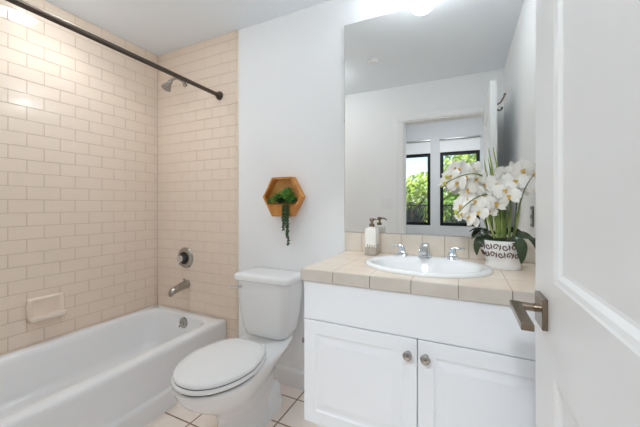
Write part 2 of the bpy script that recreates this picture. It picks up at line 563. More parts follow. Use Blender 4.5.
mb.build('tub_shell', M['enamel'], tub, smooth=50)
ovx, ovz = -1.868, 0.283
ov = MB()
ov.lathe([(0.0, 0.004), (0.040, 0.004), (0.040, -0.002), (0.037, -0.008), (0.026, -0.011), (0.0, -0.011)], (ovx, ty1 - 0.078, ovz), 'y')
ov_o = ov.build('overflow_plate', M['nickel'], tub)
MB().tube([(ovx, ty1 - 0.088, ovz), (ovx - 0.004, ty1 - 0.104, ovz - 0.006), (ovx - 0.008, ty1 - 0.112, ovz - 0.022)], [0.006, 0.005, 0.006]).build('trip_lever', M['nickel'], ov_o)
MB().lathe([(0.0, 0), (0.034, 0), (0.034, 0.003), (0.026, 0.004), (0.0, 0.003)], (ovx, ty1 - 0.3, T - 0.275), 'z').build('drain', M['nickel'], tub)

# ------------------------------------------------------------------ soap dish on the long wall
sd = thing('soap_dish', 'beige ceramic soap dish set in the long tiled wall above the tub', 'soap dish', (XL, 0.91, 0.475))
x0 = XL + 0.0065
sy0, sy1, sz0, sz1 = 0.822, 0.998, 0.487, 0.612
mb = MB()
def sdpl(u, v, h):
    return (x0 + h, u, v)
# raised frame with a hollow, plus a scooped tray that juts out at the bottom
loops = []
def rr2(u0, u1, v0, v1, r, h, n=5):
    pts = rrect((u0 + u1) / 2, (v0 + v1) / 2, (u1 - u0) / 2, (v1 - v0) / 2, r, 0, n)
    return [sdpl(p[0], p[1], h) for p in pts]
loops = [rr2(sy0, sy1, sz0, sz1, 0.012, 0.0), rr2(sy0, sy1, sz0, sz1, 0.014, 0.020), rr2(sy0 + 0.005, sy1 - 0.005, sz0 + 0.005, sz1 - 0.005, 0.012, 0.027),
         rr2(sy0 + 0.012, sy1 - 0.012, sz0 + 0.01, sz1 - 0.011, 0.011, 0.026), rr2(sy0 + 0.018, sy1 - 0.018, sz0 + 0.012, sz1 - 0.018, 0.011, 0.020), rr2(sy0 + 0.030, sy1 - 0.030, sz0 + 0.018, sz1 - 0.032, 0.011, 0.009)]
mb.loft(loops)
mb.build('dish_back', M['soap_ceramic'], sd, smooth=45)
prof = []
tray = MB()
def trayloop(ins, z, out, r):
    pts = []
    a0, a1 = sy0 + ins, sy1 - ins
    n = 6
    pts.append((x0 + 0.001, a1, z))
    pts.append((x0 + 0.001, a0, z))
    for k in range(n + 1):
        a = radians(270 - 0 + 90 * k / n)
        pts.append((x0 + out - r + r * cos(a), a0 + r + r * sin(a), z))
    for k in range(n + 1):
        a = radians(0 + 90 * k / n)
        pts.append((x0 + out - r + r * cos(a), a1 - r + r * sin(a), z))
    return pts
tray.loft([trayloop(0.012, 0.476, 0.040, 0.012), trayloop(0.003, 0.482, 0.054, 0.018), trayloop(0.0, 0.494, 0.062, 0.02), trayloop(0.0, 0.508, 0.064, 0.02),
           trayloop(0.003, 0.515, 0.061, 0.019), trayloop(0.008, 0.515, 0.055, 0.016), trayloop(0.012, 0.505, 0.05, 0.014), trayloop(0.018, 0.496, 0.044, 0.012)])
tray.build('dish_tray', M['soap_ceramic'], sd, smooth=50)

# ------------------------------------------------------------------ shower fittings on the end wall
wy = D - 0.0072
rod = thing('shower_curtain_rod', 'dark bronze shower curtain rod running above the tub edge', 'curtain rod', (-1.593, wy, 1.948))
MB().cyl((-1.593, wy - 0.02, 1.948), (-1.593, YF + 0.02, 1.963), 0.0138).build('rod_tube', M['darkbronze'], rod)
MB().lathe([(0.0, 0), (0.031, 0), (0.031, -0.006), (0.026, -0.016), (0.019, -0.024), (0.017, -0.034), (0.0, -0.034)], (-1.593, wy, 1.948), 'y').build('rod_flange', M['darkbronze'], rod)
MB().lathe([(0.0, 0), (0.031, 0), (0.031, 0.006), (0.026, 0.016), (0.019, 0.024), (0.017, 0.034), (0.0, 0.034)], (-1.593, YF, 1.963), 'y').build('rod_flange', M['darkbronze'], rod)

sh = thing('wall_shower', 'chrome shower head on a bent arm high on the tiled end wall', 'shower head', (-1.945, wy, 2.10))
sx = -1.945
MB().lathe([(0.0, 0), (0.027, 0), (0.026, -0.004), (0.016, -0.010), (0.0, -0.010)], (sx, wy, 2.098), 'y').build('wall_flange', M['nickel'], sh)
MB().tube([(sx, wy, 2.098), (sx, wy - 0.03, 2.108), (sx, wy - 0.06, 2.112), (sx, wy - 0.09, 2.105), (sx - 0.003, wy - 0.115, 2.085), (sx - 0.006, wy - 0.125, 2.07)], 0.0105, 12).build('shower_arm', M['nickel'], sh)
hd = Vector((-0.12, -0.45, -0.88)).normalized()
p = Vector((sx - 0.005, wy - 0.123, 2.075))
q = [p + hd * d for d in (0, 0.012, 0.022, 0.026, 0.045, 0.068, 0.078, 0.08)]
MB().tube(q, [0.012, 0.017, 0.016, 0.015, 0.024, 0.033, 0.034, 0.030], 20).build('spray_head', M['nickel'], sh)
MB().tube([q[-1], q[-1] + hd * 0.002], [0.027, 0.026], 20).build('spray_face', M['steel'], sh)

vx, vz = -1.94, 0.747
va = thing('shower_valve', 'round chrome shower valve plate with a dark ring on the tiled end wall', 'shower valve', (vx, wy, vz))
MB().lathe([(0.0, 0), (0.081, 0), (0.081, -0.004), (0.075, -0.012), (0.06, -0.017), (0.05, -0.018), (0.0, -0.018)], (vx, wy, vz), 'y', 36).build('escutcheon', M['nickel'], va)
MB().lathe([(0.0, -0.017), (0.048, -0.017), (0.047, -0.022), (0.036, -0.026), (0.0, -0.026)], (vx, wy, vz), 'y', 32).build('dark_ring', M['black'], va)
MB().lathe([(0.0, -0.025), (0.026, -0.025), (0.024, -0.045), (0.026, -0.055), (0.023, -0.066), (0.0, -0.069)], (vx, wy, vz), 'y', 24).build('valve_knob', M['chrome'], va)
MB().tube([(vx, wy - 0.055, vz - 0.01), (vx - 0.006, wy - 0.058, vz - 0.03), (vx - 0.010, wy - 0.060, vz - 0.046)], [0.007, 0.006, 0.007]).build('valve_lever', M['chrome'], va)

ts = thing('tub_spout', 'chrome tub spout below the round shower valve', 'tub spout', (-1.925, wy, 0.545))
px_ = -1.925
def sec(y, z, rw, rt, rb):
    return [(px_ + rw * cos(2 * pi * k / 18), y, z + (rt if sin(2 * pi * k / 18) > 0 else rb) * sin(2 * pi * k / 18)) for k in range(18)]
MB().loft([sec(wy, 0.545, 0.033, 0.033, 0.034), sec(wy - 0.012, 0.545, 0.034, 0.033, 0.034), sec(wy - 0.05, 0.540, 0.030, 0.030, 0.030), sec(wy - 0.09, 0.532, 0.027, 0.027, 0.027), sec(wy - 0.125, 0.523, 0.026, 0.025, 0.028), sec(wy - 0.142, 0.516, 0.024, 0.023, 0.030), sec(wy - 0.150, 0.510, 0.017, 0.018, 0.024)]).build('spout_body', M['nickel'], ts)
MB().lathe([(0.006, 0.0), (0.006, 0.014), (0.010, 0.016), (0.010, 0.022), (0.0, 0.024)], (px_, wy - 0.03, 0.57), 'z', 14).build('diverter_knob', M['nickel'], ts)

# ------------------------------------------------------------------ toilet
tcx = -1.046
to = thing('toilet', 'white two-piece toilet with closed lid between tub and vanity', 'toilet', (tcx, 1.3, 0.0))
def egg(yf, yb, hw, z, n=40, wb=None, pf=2.0, ymid=None, cxx=None):
    """egg loop: narrow rounded front at yf (towards the camera), squarer back at yb"""
    cxx = tcx + 0.012 if cxx is None else cxx
    ym = yf + (yb - yf) * 0.55 if ymid is None else ymid
    wb = hw * 0.75 if wb is None else wb
    pts = []
    for k in range(n):
        a = 2 * pi * k / n
        s, c_ = sin(a), cos(a)
        if c_ >= 0:                       # back half: superellipse
            y = ym + (yb - ym) * abs(c_) ** 0.55
            x = (hw + (wb - hw) * min(1.0, (y - ym) / (yb - ym)) ** 1.3) * (1 if s >= 0 else -1) * abs(s) ** 0.45
        else:
            y = ym - (ym - yf) * abs(c_) ** (2 / pf * 1.0)
            x = hw * (1 if s >= 0 else -1) * abs(s) ** (2 / pf * 0.95)
        pts.append((cxx + x, y, z))
    return pts
bowl = MB()
bowl.loft([
    egg(1.07, 1.48, 0.100, 0.0, wb=0.075, ymid=1.25),
    egg(1.068, 1.48, 0.100, 0.02, wb=0.075, ymid=1.25),
    egg(1.075, 1.49, 0.093, 0.05, wb=0.07, ymid=1.25),
    egg(1.075, 1.48, 0.090, 0.12, wb=0.055, ymid=1.22),
    egg(1.05, 1.48, 0.096, 0.17, wb=0.052, ymid=1.20),
    egg(0.995, 1.49, 0.115, 0.215, wb=0.055, ymid=1.16),
    egg(0.94, 1.51, 0.140, 0.255, wb=0.065, ymid=1.13),
    egg(0.892, 1.54, 0.162, 0.295, wb=0.085, ymid=1.11),
    egg(0.866, 1.58, 0.174, 0.33, wb=0.115, ymid=1.09),
    egg(0.856, 1.60, 0.179, 0.357, wb=0.135, ymid=1.09),
    egg(0.850, 1.605, 0.181, 0.370, wb=0.14, ymid=1.09),
    egg(0.857, 1.60, 0.175, 0.378, wb=0.135, ymid=1.09),
])
bowl.build('bowl', M['china'], to, smooth=60)
foot = MB()
foot.loft([egg(1.10, 1.51, 0.105, 0.0, wb=0.095, ymid=1.36), egg(1.10, 1.51, 0.105, 0.026, wb=0.095, ymid=1.36), egg(1.13, 1.505, 0.099, 0.038, wb=0.09, ymid=1.36),
           egg(1.22, 1.505, 0.088, 0.048, wb=0.084, ymid=1.38), egg(1.25, 1.505, 0.087, 0.08, wb=0.083, ymid=1.38), egg(1.265, 1.50, 0.082, 0.105, wb=0.078, ymid=1.38), egg(1.29, 1.49, 0.070, 0.128, wb=0.064, ymid=1.39), egg(1.33, 1.47, 0.045, 0.142, wb=0.04, ymid=1.40)])
foot.build('trapway', M['china'], to, smooth=60)
for s in (-1, 1):
    MB().lathe([(0.016, 0.0), (0.016, 0.008), (0.012, 0.018), (0.0, 0.022)], (tcx + 0.012 + s * 0.094, 1.20, 0.036), 'z', 16).build('bolt_cap', M['seat'], to)
def seat_loop(yf, yb, hw, z, wb):
    return egg(yf, yb, hw, z, wb=wb, ymid=1.09, pf=2.0)
MB().loft([seat_loop(0.858, 1.285, 0.178, 0.3815 , 0.132), seat_loop(0.858, 1.285, 0.178, 0.3895, 0.132)]).build('seat_gap_shade', M['gapdark'], to, smooth=0)  # dark ring standing in for the shaded gap under the seat
MB().loft([seat_loop(0.854, 1.29, 0.181, 0.387, 0.135), seat_loop(0.849, 1.292, 0.186, 0.391, 0.14), seat_loop(0.849, 1.292, 0.186, 0.401, 0.14), seat_loop(0.854, 1.29, 0.182, 0.4055, 0.136)]).build('seat_ring', M['seat'], to, smooth=60)
MB().loft([seat_loop(0.859, 1.285, 0.1775, 0.405, 0.131), seat_loop(0.859, 1.285, 0.1775, 0.4105, 0.131)]).build('seat_gap_shade', M['gapdark'], to, smooth=0)  # dark ring drawn as shade between seat and lid
MB().loft([seat_loop(0.858, 1.287, 0.179, 0.4095, 0.132), seat_loop(0.855, 1.289, 0.182, 0.414, 0.136), seat_loop(0.856, 1.289, 0.181, 0.423, 0.135), seat_loop(0.864, 1.285, 0.174, 0.429, 0.130), seat_loop(0.90, 1.27, 0.145, 0.432, 0.11), seat_loop(0.98, 1.21, 0.09, 0.434, 0.07)]).build('seat_cover', M['seat'], to, smooth=60)
for s in (-1, 1):
    MB().box(tcx + 0.012 + s * 0.06 - 0.02, tcx + 0.012 + s * 0.06 + 0.02, 1.283, 1.322, 0.380, 0.412, 0.008).build('seat_hinge', M['seat'], to)
def tk(x0, x1, y0, y1, r, z):
    return rrect((x0 + x1) / 2, (y0 + y1) / 2, (x1 - x0) / 2, (y1 - y0) / 2, r, z, 6)
MB().loft([tk(-1.173, -0.953, 1.455, 1.595, 0.03, 0.368), tk(-1.173, -0.953, 1.455, 1.595, 0.03, 0.383)]).build('tank_gasket', M['gapdark'], to)
MB().loft([tk(-1.193, -0.933, 1.442, 1.608, 0.045, 0.378), tk(-1.210, -0.920, 1.433, 1.616, 0.055, 0.385), tk(-1.223, -0.910, 1.427, 1.622, 0.055, 0.42), tk(-1.244, -0.893, 1.419, 1.628, 0.055, 0.52), tk(-1.254, -0.884, 1.414, 1.631, 0.055, 0.63), tk(-1.258, -0.881, 1.412, 1.632, 0.055, 0.706)]).build('tank', M['china'], to, smooth=50)
MB().loft([tk(-1.264, -0.876, 1.406, 1.634, 0.045, 0.704), tk(-1.271, -0.869, 1.399, 1.636, 0.05, 0.709), tk(-1.272, -0.868, 1.398, 1.636, 0.05, 0.729), tk(-1.267, -0.873, 1.403, 1.634, 0.048, 0.738), tk(-1.250, -0.890, 1.416, 1.626, 0.045, 0.743), tk(-1.22, -0.92, 1.45, 1.60, 0.04, 0.744)]).build('tank_lid', M['china'], to, smooth=50)
fl = MB()
fl.cyl((-1.205, 1.418, 0.668), (-1.205, 1.394, 0.668), 0.011)
fl.tube([(-1.205, 1.394, 0.668), (-1.235, 1.390, 0.666), (-1.263, 1.388, 0.663)], [0.007, 0.006, 0.008], 10, flat=0.7)
fl.build('flush_lever', M['chrome'], to)

sv = thing('supply_valve', 'small chrome water supply valve on the wall between toilet and vanity', 'valve', (-0.86, D, 0.3))
MB().lathe([(0.0, 0), (0.024, 0), (0.022, -0.006), (0.0, -0.008)], (-0.872, D, 0.325), 'y').build('valve_flange', M['steel'], sv)
MB().tube([(-0.872, D - 0.006, 0.325), (-0.872, D - 0.05, 0.325)], 0.008).build('valve_stub', M['steel'], sv)
MB().lathe([(0.0, -0.008), (0.012, -0.008), (0.014, 0.0), (0.012, 0.016), (0.0, 0.018)], (-0.872, D - 0.05, 0.33), 'z', 16).build('valve_body', M['steel'], sv)

# ------------------------------------------------------------------ vanity
VY = 1.095                 # cabinet front plane (drawer front, doors)
vx0, vx1 = -0.598, XR - 0.004
va_ = thing('vanity_cabinet', 'white two-door vanity cabinet under the tiled countertop', 'cabinet', (-0.13, 1.37, 0.0))
b = MB()
b.box(vx0, vx0 + 0.018, VY + 0.02, D - 0.004, 0.262, 0.842)
b.box(vx1 - 0.018, vx1, VY + 0.02, D - 0.004, 0.262, 0.842)
b.box(vx0 + 0.018, vx1 - 0.018, VY + 0.03, D - 0.004, 0.262, 0.28)
b.box(vx0 + 0.018, vx1 - 0.018, D - 0.02, D - 0.004, 0.28, 0.842)
b.box(vx0 + 0.018, vx1 - 0.018, VY + 0.02, VY + 0.04, 0.262, 0.30)
b.box(vx0 + 0.018, vx1 - 0.018, VY + 0.02, VY + 0.04, 0.66, 0.842)
b.box(-0.165, -0.125, VY + 0.02, VY + 0.04, 0.30, 0.66)
b.build('carcass', M['cabinet'], va_, smooth=0)
MB().box(vx0 + 0.02, vx1, 1.172, D - 0.03, 0.0, 0.262).build('plinth', M['cabinet'], va_, smooth=0)
MB().box(vx0, vx1, VY, VY + 0.0195, 0.686, 0.842, 0.0015, 1).build('drawer_front', M['cabinet'], va_, smooth=0)
SPLIT = -0.1455
def cab_door(x0, x1, z0, z1, kx):
    m_ = MB()
    y = VY
    # outer slab: edges + back
    lo = [(x0, y + 0.0195, z0), (x1, y + 0.0195, z0), (x1, y + 0.0195, z1), (x0, y + 0.0195, z1)]
    l = [lo]
    for ins, h in ((0, 0.0015), (0.0015, 0.0), (0.052, 0.0), (0.055, 0.0025), (0.060, 0.004), (0.066, 0.004), (0.086, 0.0012), (0.09, 0.0008)):
        l.append([(x0 + ins, y + h, z0 + ins), (x1 - ins, y + h, z0 + ins), (x1 - ins, y + h, z1 - ins), (x0 + ins, y + h, z1 - ins)])
    m_.loft(l)
    d_ = m_.build('cabinet_door', M['cabinet'], va_, smooth=0)
    MB().lathe([(0.0, 0.0), (0.009, 0.0), (0.0065, -0.006), (0.006, -0.013), (0.013, -0.018), (0.0165, -0.024), (0.0155, -0.029), (0.010, -0.032), (0.0, -0.033)], (kx, y, 0.629), 'y', 24).build('knob', M['nickel'], d_)
cab_door(vx0, SPLIT - 0.0018, 0.262, 0.682, -0.176)
cab_door(SPLIT + 0.0018, vx1 - 0.002, 0.262, 0.682, -0.117)

# ------------------------------------------------------------------ countertop with tiled edge and backsplash
CZ = 0.891
cx0, cx1, cy0, cy1 = -0.612, XR - 0.003, 1.085, D - 0.002
SKX, SKY, SA, SB = -0.152, 1.362, 0.258, 0.205
ct = thing('tiled_countertop', 'beige tiled countertop on the white vanity cabinet', 'countertop', (-0.14, 1.37, 0.843))
# slab with an oval cut-out
def cut_slab(z0, z1, x0, x1, y0, y1):
    n = 96
    ang = [2 * pi * k / n for k in range(n)]
    for cx_, cy_ in ((x0, y0), (x1, y0), (x1, y1), (x0, y1)):
        a = math.atan2(cy_ - SKY, cx_ - SKX) % (2 * pi)
        i = min(range(n), key=lambda k: abs((ang[k] - a + pi) % (2 * pi) - pi))
        ang[i] = a
    outer, inner = [], []
    for a in ang:
        c_, s_ = cos(a), sin(a)
        ts_ = []
        if c_ > 1e-9: ts_.append((x1 - SKX) / c_)
        if c_ < -1e-9: ts_.append((x0 - SKX) / c_)
        if s_ > 1e-9: ts_.append((y1 - SKY) / s_)
        if s_ < -1e-9: ts_.append((y0 - SKY) / s_)
        t_ = min(ts_)
        outer.append((SKX + c_ * t_, SKY + s_ * t_))
        inner.append((SKX + (SA - 0.02) * c_, SKY + (SB - 0.02) * s_))
    m_ = MB()
    m_.loft([[(p[0], p[1], z0) for p in inner], [(p[0], p[1], z0) for p in outer], [(p[0], p[1], z1) for p in outer], [(p[0], p[1], z1) for p in inner], [(p[0], p[1], z0) for p in inner]], False, False)
    bmesh.ops.remove_doubles(m_.bm, verts=m_.bm.verts[:], dist=1e-6)
    return m_
cut_slab(0.8435, CZ, cx0 + 0.006, cx1, cy0 + 0.006, cy1).build('counter_surface', M['counter'], ct, smooth=0)
MB().box(cx0 + 0.004, cx1, cy0 + 0.004, cy0 + 0.0059, 0.8445, CZ - 0.002).build('edge_grout', M['edge_grout'], ct, smooth=0)
em = MB()
joints = [cx0, -0.466, -0.315, -0.166, -0.015, 0.137, 0.289, cx1]
for a, b_ in zip(joints[:-1], joints[1:]):
    em.box(a + 0.0008, b_ - 0.0008, cy0, cy0 + 0.006, 0.8435, CZ, 0.002, 2)
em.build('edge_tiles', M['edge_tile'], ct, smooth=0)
ls = MB()
yy = cy0 + 0.007
while yy < cy1 - 0.01:
    ye = min(yy + 0.15, cy1)
    ls.box(cx0, cx0 + 0.006, yy, ye, 0.8435, CZ, 0.002, 2)
    yy = ye + 0.002
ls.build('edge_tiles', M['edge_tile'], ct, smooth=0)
bs0, bs1 = CZ + 0.0005, 0.997
MB().box(-0.627, cx1, D - 0.006, D - 0.001, bs0, bs1).build('backsplash_grout', M['edge_grout'], ct, smooth=0)
bm_ = MB()
bj = [-0.627, -0.521, -0.412, -0.302, -0.194, -0.085, 0.024, 0.133, 0.242, cx1]
for a, b_ in zip(bj[:-1], bj[1:]):
    bm_.box(a + 0.0008, b_ - 0.0008, D - 0.011, D - 0.005, bs0, bs1, 0.002, 2)
bm_.build('backsplash_tiles', M['splash_tile'], ct, smooth=0)

# ------------------------------------------------------------------ sink
sk = thing('oval_sink', 'white oval drop-in sink in the tiled countertop', 'sink', (SKX, SKY, CZ))
mb = MB()
N = 64
def ell(a, b2, dy, z):
    return [(SKX + a * cos(2 * pi * k / N), SKY + dy + b2 * sin(2 * pi * k / N), z) for k in range(N)]
mb.loft([ell(SA - 0.024, SB - 0.024, 0, CZ - 0.06), ell(SA - 0.022, SB - 0.022, 0, CZ - 0.002), ell(SA, SB, 0, CZ + 0.0008), ell(SA + 0.001, SB + 0.001, 0, CZ + 0.006), ell(SA - 0.006, SB - 0.006, 0, CZ + 0.013), ell(SA - 0.016, SB - 0.016, 0, CZ + 0.015),
         ell(SA - 0.036, SB - 0.042, -0.016, CZ + 0.013), ell(SA - 0.046, SB - 0.054, -0.022, CZ + 0.006), ell(SA - 0.054, SB - 0.063, -0.024, CZ - 0.012),
         ell(SA - 0.075, SB - 0.078, -0.022, CZ - 0.06), ell(SA - 0.115, SB - 0.105, -0.02, CZ - 0.105), ell(SA - 0.17, SB - 0.15, -0.016, CZ - 0.128), ell(0.024, 0.024, -0.012, CZ - 0.133)], True, True)
mb.build('basin', M['china'], sk, smooth=60)
MB().lathe([(0.0, 0.001), (0.022, 0.001), (0.022, 0.003), (0.012, 0.004), (0.0, 0.003)], (SKX, SKY - 0.012, CZ - 0.133), 'z').build('drain', M['chrome'], sk)

# ------------------------------------------------------------------ faucet
fy = 1.527
fz = CZ + 0.0135
fa = thing('widespread_faucet', 'chrome two-handle faucet at the back of the oval sink', 'faucet', (-0.16, fy, fz))
def handle(hx_, side):
    m_ = MB()
    def sq(w_, d_, z, off=0.0):
        return [(hx_ + off + p[0], fy + p[1], fz + z) for p in rrect(0, 0, w_, d_, 0.004, 0, 3)]
    m_.loft([sq(0.031, 0.026, 0.0), sq(0.031, 0.026, 0.005), sq(0.029, 0.024, 0.0075), sq(0.022, 0.020, 0.012), sq(0.018, 0.017, 0.022), sq(0.0145, 0.014, 0.034), sq(0.014, 0.0135, 0.044), sq(0.012, 0.012, 0.049)])
    h_ = m_.build('handle_base', M['chrome'], fa, smooth=40)
    l_ = MB()
    a, b2 = (hx_ - 0.006 * side, hx_ + 0.054 * side)
    l_.box(min(a, b2), max(a, b2), fy - 0.007, fy + 0.007, fz + 0.042, fz + 0.053, 0.003, 2)
    l_.build('handle_lever', M['chrome'], h_, smooth=40)
handle(-0.279, -1)
handle(-0.046, 1)
sp = MB()
spx = -0.167
def ssec(y, zt, zb, w_):
    return [(spx + p[0], y, (zt + zb) / 2 + p[1]) for p in rrect(0, 0, w_, (zt - zb) / 2, min(0.006, (zt - zb) / 2.2), 0, 3)]
sp.loft([[(spx + p[0], fy + p[1], fz + z) for p in rrect(0, 0, w_, d_, 0.004, 0, 3)] for (w_, d_, z) in ((0.030, 0.026, 0), (0.030, 0.026, 0.006), (0.026, 0.022, 0.010), (0.022, 0.018, 0.025), (0.020, 0.016, 0.045), (0.019, 0.015, 0.058))])
sp.build('spout_base', M['chrome'], fa, smooth=40)
s2 = MB()
s2.loft([ssec(fy + 0.015, fz + 0.066, fz + 0.030, 0.019), ssec(fy - 0.015, fz + 0.067, fz + 0.036, 0.019), ssec(fy - 0.055, fz + 0.062, fz + 0.040, 0.018), ssec(fy - 0.095, fz + 0.052, fz + 0.034, 0.017), ssec(fy - 0.11, fz + 0.044, fz + 0.028, 0.015)])
s2.build('spout', M['chrome'], fa, smooth=40)

# ------------------------------------------------------------------ soap dispenser
so = thing('soap_dispenser', 'cream and taupe soap dispenser with bronze pump beside the sink', 'soap dispenser', (-0.441, 1.562, CZ))
bx, by, hw = -0.441, 1.562, 0.0305
zb = 0.048
def sqr(h, r, z):
    return [(bx + p[0], by + p[1], CZ + z) for p in rrect(0, 0, h, h, r, 0, 4)]
MB().loft([sqr(hw - 0.003, 0.006, 0.0008), sqr(hw, 0.007, 0.004), sqr(hw, 0.007, 0.136), sqr(hw - 0.003, 0.007, 0.142), sqr(hw - 0.012, 0.007, 0.144), sqr(0.011, 0.006, 0.145), sqr(0.011, 0.006, 0.150)]).build('bottle', M['soap_white'], so, smooth=40)
# taupe dipped base with a jagged top edge
d = MB()
for sx_, sy_, ax in ((0, -1, 'x'), (0, 1, 'x'), (-1, 0, 'y'), (1, 0, 'y')):
    nb = 8
    w0 = -hw + 0.006
    step = (2 * hw - 0.012) / nb
    for k in range(nb):
        zz = zb + (0.007 if k % 2 else -0.004) + random.uniform(-0.002, 0.002)
        a, b2 = w0 + k * step, w0 + (k + 1) * step
        if ax == 'x':
            yo = by + sy_ * hw
            d.box(bx + a, bx + b2, min(yo, yo + sy_ * 0.0012), max(yo, yo + sy_ * 0.0012), CZ + 0.004, CZ + zz)
        else:
            xo = bx + sx_ * hw
            d.box(min(xo, xo + sx_ * 0.0012), max(xo, xo + sx_ * 0.0012), by + a, by + b2, CZ + 0.004, CZ + zz)
d.loft([sqr(hw - 0.002, 0.006, 0.0006), sqr(hw + 0.001, 0.007, 0.004), sqr(hw + 0.001, 0.007, zb - 0.006), sqr(hw - 0.002, 0.006, zb - 0.006)], True, False)
d.build('dipped_base', M['soap_taupe'], so, smooth=0)
pm = MB()
pm.lathe([(0.0, 0.148), (0.013, 0.148), (0.014, 0.152), (0.014, 0.162), (0.009, 0.165), (0.007, 0.170), (0.007, 0.178), (0.012, 0.180), (0.0125, 0.190), (0.010, 0.194), (0.0, 0.195)], (bx, by, CZ), 'z', 18)
pm.build('pump', M['bronze'], so, smooth=40)
MB().tube([(bx, by, CZ + 0.187), (bx + 0.02, by - 0.004, CZ + 0.188), (bx + 0.034, by - 0.007, CZ + 0.184), (bx + 0.04, by - 0.008, CZ + 0.176)], [0.005, 0.0045, 0.004, 0.0035], 8).build('pump_nozzle', M['bronze'], so)

# ------------------------------------------------------------------ mirror
mi = thing('wall_mirror', 'large frameless wall mirror above the sink backsplash', 'mirror', (-0.15, D, 1.0))
MB().box(-0.627, XR - 0.006, D - 0.007, D - 0.0012, 0.999, 2.207).build('mirror_backing', M['mirror_edge'], mi, smooth=0)
g = MB()
l0 = [(-0.6265, D - 0.0072, 0.9995), (XR - 0.0065, D - 0.0072, 0.9995), (XR - 0.0065, D - 0.0072, 2.2065), (-0.6265, D - 0.0072, 2.2065)]
l1 = [(-0.6245, D - 0.008, 1.0015), (XR - 0.0085, D - 0.008, 1.0015), (XR - 0.0085, D - 0.008, 2.2045), (-0.6245, D - 0.008, 2.2045)]
g.loft([l0, l1])
g.build('mirror_glass', M['mirror'], mi, smooth=0)

# ------------------------------------------------------------------ vanity light
vl = thing('vanity_light', 'lit frosted globe wall light above the mirror', 'wall light', (-0.205, D, 2.3))
MB().box(-0.265, -0.145, D - 0.018, D, 2.24, 2.36, 0.004, 2).build('backplate', M['nickel'], vl)
MB().cyl((-0.205, D - 0.018, 2.300), (-0.205, D - 0.044, 2.300), 0.028).build('socket_cap', M['nickel'], vl)
MB().ball((-0.205, D - 0.112, 2.297), 0.074, 3).build('globe', M['globe'], vl, smooth=60)

# recessed light over the tub, then the added fill dome
def can(x, y, r, m_, label):
    t_ = thing('recessed_light', label, 'ceiling light', (x, y, ZC))
    MB().lathe([(r, -0.0005), (r + 0.02, -0.0005), (r + 0.02, -0.004), (r + 0.012, -0.008), (r, -0.006)], (x, y, ZC), 'z', 32).build('trim_ring', M['trim'], t_)
    MB().lathe([(0.0, -0.001), (r, -0.001), (r, -0.010), (r * 0.8, -0.020), (r * 0.45, -0.026), (0.0, -0.028)], (x, y, ZC), 'z', 32).build('lens', m_, t_)
    return t_
tub_can = can(-1.95, 0.90, 0.085, M['tubcan'], 'round recessed ceiling light above the middle of the tub')
sl = bpy.data.lights.new('lamp', 'SPOT')
sl.energy = TUB_SPOT
sl.spot_size = radians(140)
sl.spot_blend = 0.7
sl.shadow_soft_size = 0.045
sl.color = (0.97, 0.99, 1.0)
slo = bpy.data.objects.new('lamp', sl)
COL.objects.link(slo)
slo.parent = tub_can
slo.location = (0, 0, -0.035)
fm = thing('added_fill_light', 'added domed fill light, out of view, between toilet and doorway', 'ceiling light', (-1.22, 0.72, ZC))
MB().lathe([(0.0, 0.0), (0.165, 0.0), (0.165, -0.018), (0.0, -0.018)], (-1.22, 0.72, ZC), 'z', 36).build('light_base', M['trim'], fm)
MB().lathe([(0.155, -0.018), (0.155, -0.04), (0.135, -0.07), (0.085, -0.09), (0.0, -0.096)], (-1.22, 0.72, ZC), 'z', 36).build('diffuser', M['roomfill'], fm)

# smoke detector, switch, outlet
sdv = thing('smoke_detector', 'round white smoke detector on the bathroom ceiling, in the mirror', 'smoke detector', (-0.69, 0.797, ZC))
MB().lathe([(0.0, 0.0), (0.046, 0.0), (0.046, -0.012), (0.040, -0.022), (0.0, -0.024)], (-0.69, 0.797, ZC), 'z').build('detector_body', M['trim'], sdv)
MB().lathe([(0.0405, -0.010), (0.0470, -0.010), (0.0470, -0.013), (0.0405, -0.013)], (-0.69, 0.797, ZC), 'z').build('vent_ring', M['steel'], sdv)
sw = thing('light_switch', 'white double light switch beside the doorway, in the mirror', 'light switch', (-0.725, YF, 1.178))
MB().box(-0.783, -0.667, YF, YF + 0.006, 1.12, 1.236, 0.003, 1).build('switch_plate', M['trim'], sw)
for xx in (-0.748, -0.702):
    MB().box(xx - 0.017, xx + 0.017, YF + 0.0058, YF + 0.010, 1.145, 1.211, 0.002, 1).build('rocker', M['trim'], sw)
ou = thing('wall_outlet', 'steel outlet plate on the right wall, in the mirror behind the orchid', 'outlet', (XR, 1.378, 1.095))
MB().box(XR - 0.006, XR, 1.343, 1.413, 1.04, 1.15, 0.003, 1).build('outlet_plate', M['steel'], ou)
for zz in (1.07, 1.118):
    MB().box(XR - 0.008, XR - 0.0055, 1.362, 1.394, zz - 0.014, zz + 0.014, 0.002, 1).build('socket', M['trim'], ou)

# fill light added behind the camera to brighten the bathroom through the doorway
bl = thing('bedroom_fill_light', 'added round fill light, out of view, on the bedroom ceiling', 'ceiling light', (-0.3, -1.5, BZ))
MB().lathe([(0.0, 0.0), (0.24, 0.0), (0.24, -0.02), (0.0, -0.02)], (-0.3, -1.5, BZ), 'z').build('lamp_base', M['nickel'], bl)
MB().lathe([(0.225, -0.02), (0.225, -0.05), (0.19, -0.085), (0.11, -0.105), (0.0, -0.11)], (-0.3, -1.5, BZ), 'z', 32).build('diffuser', M['bedfill'], bl)

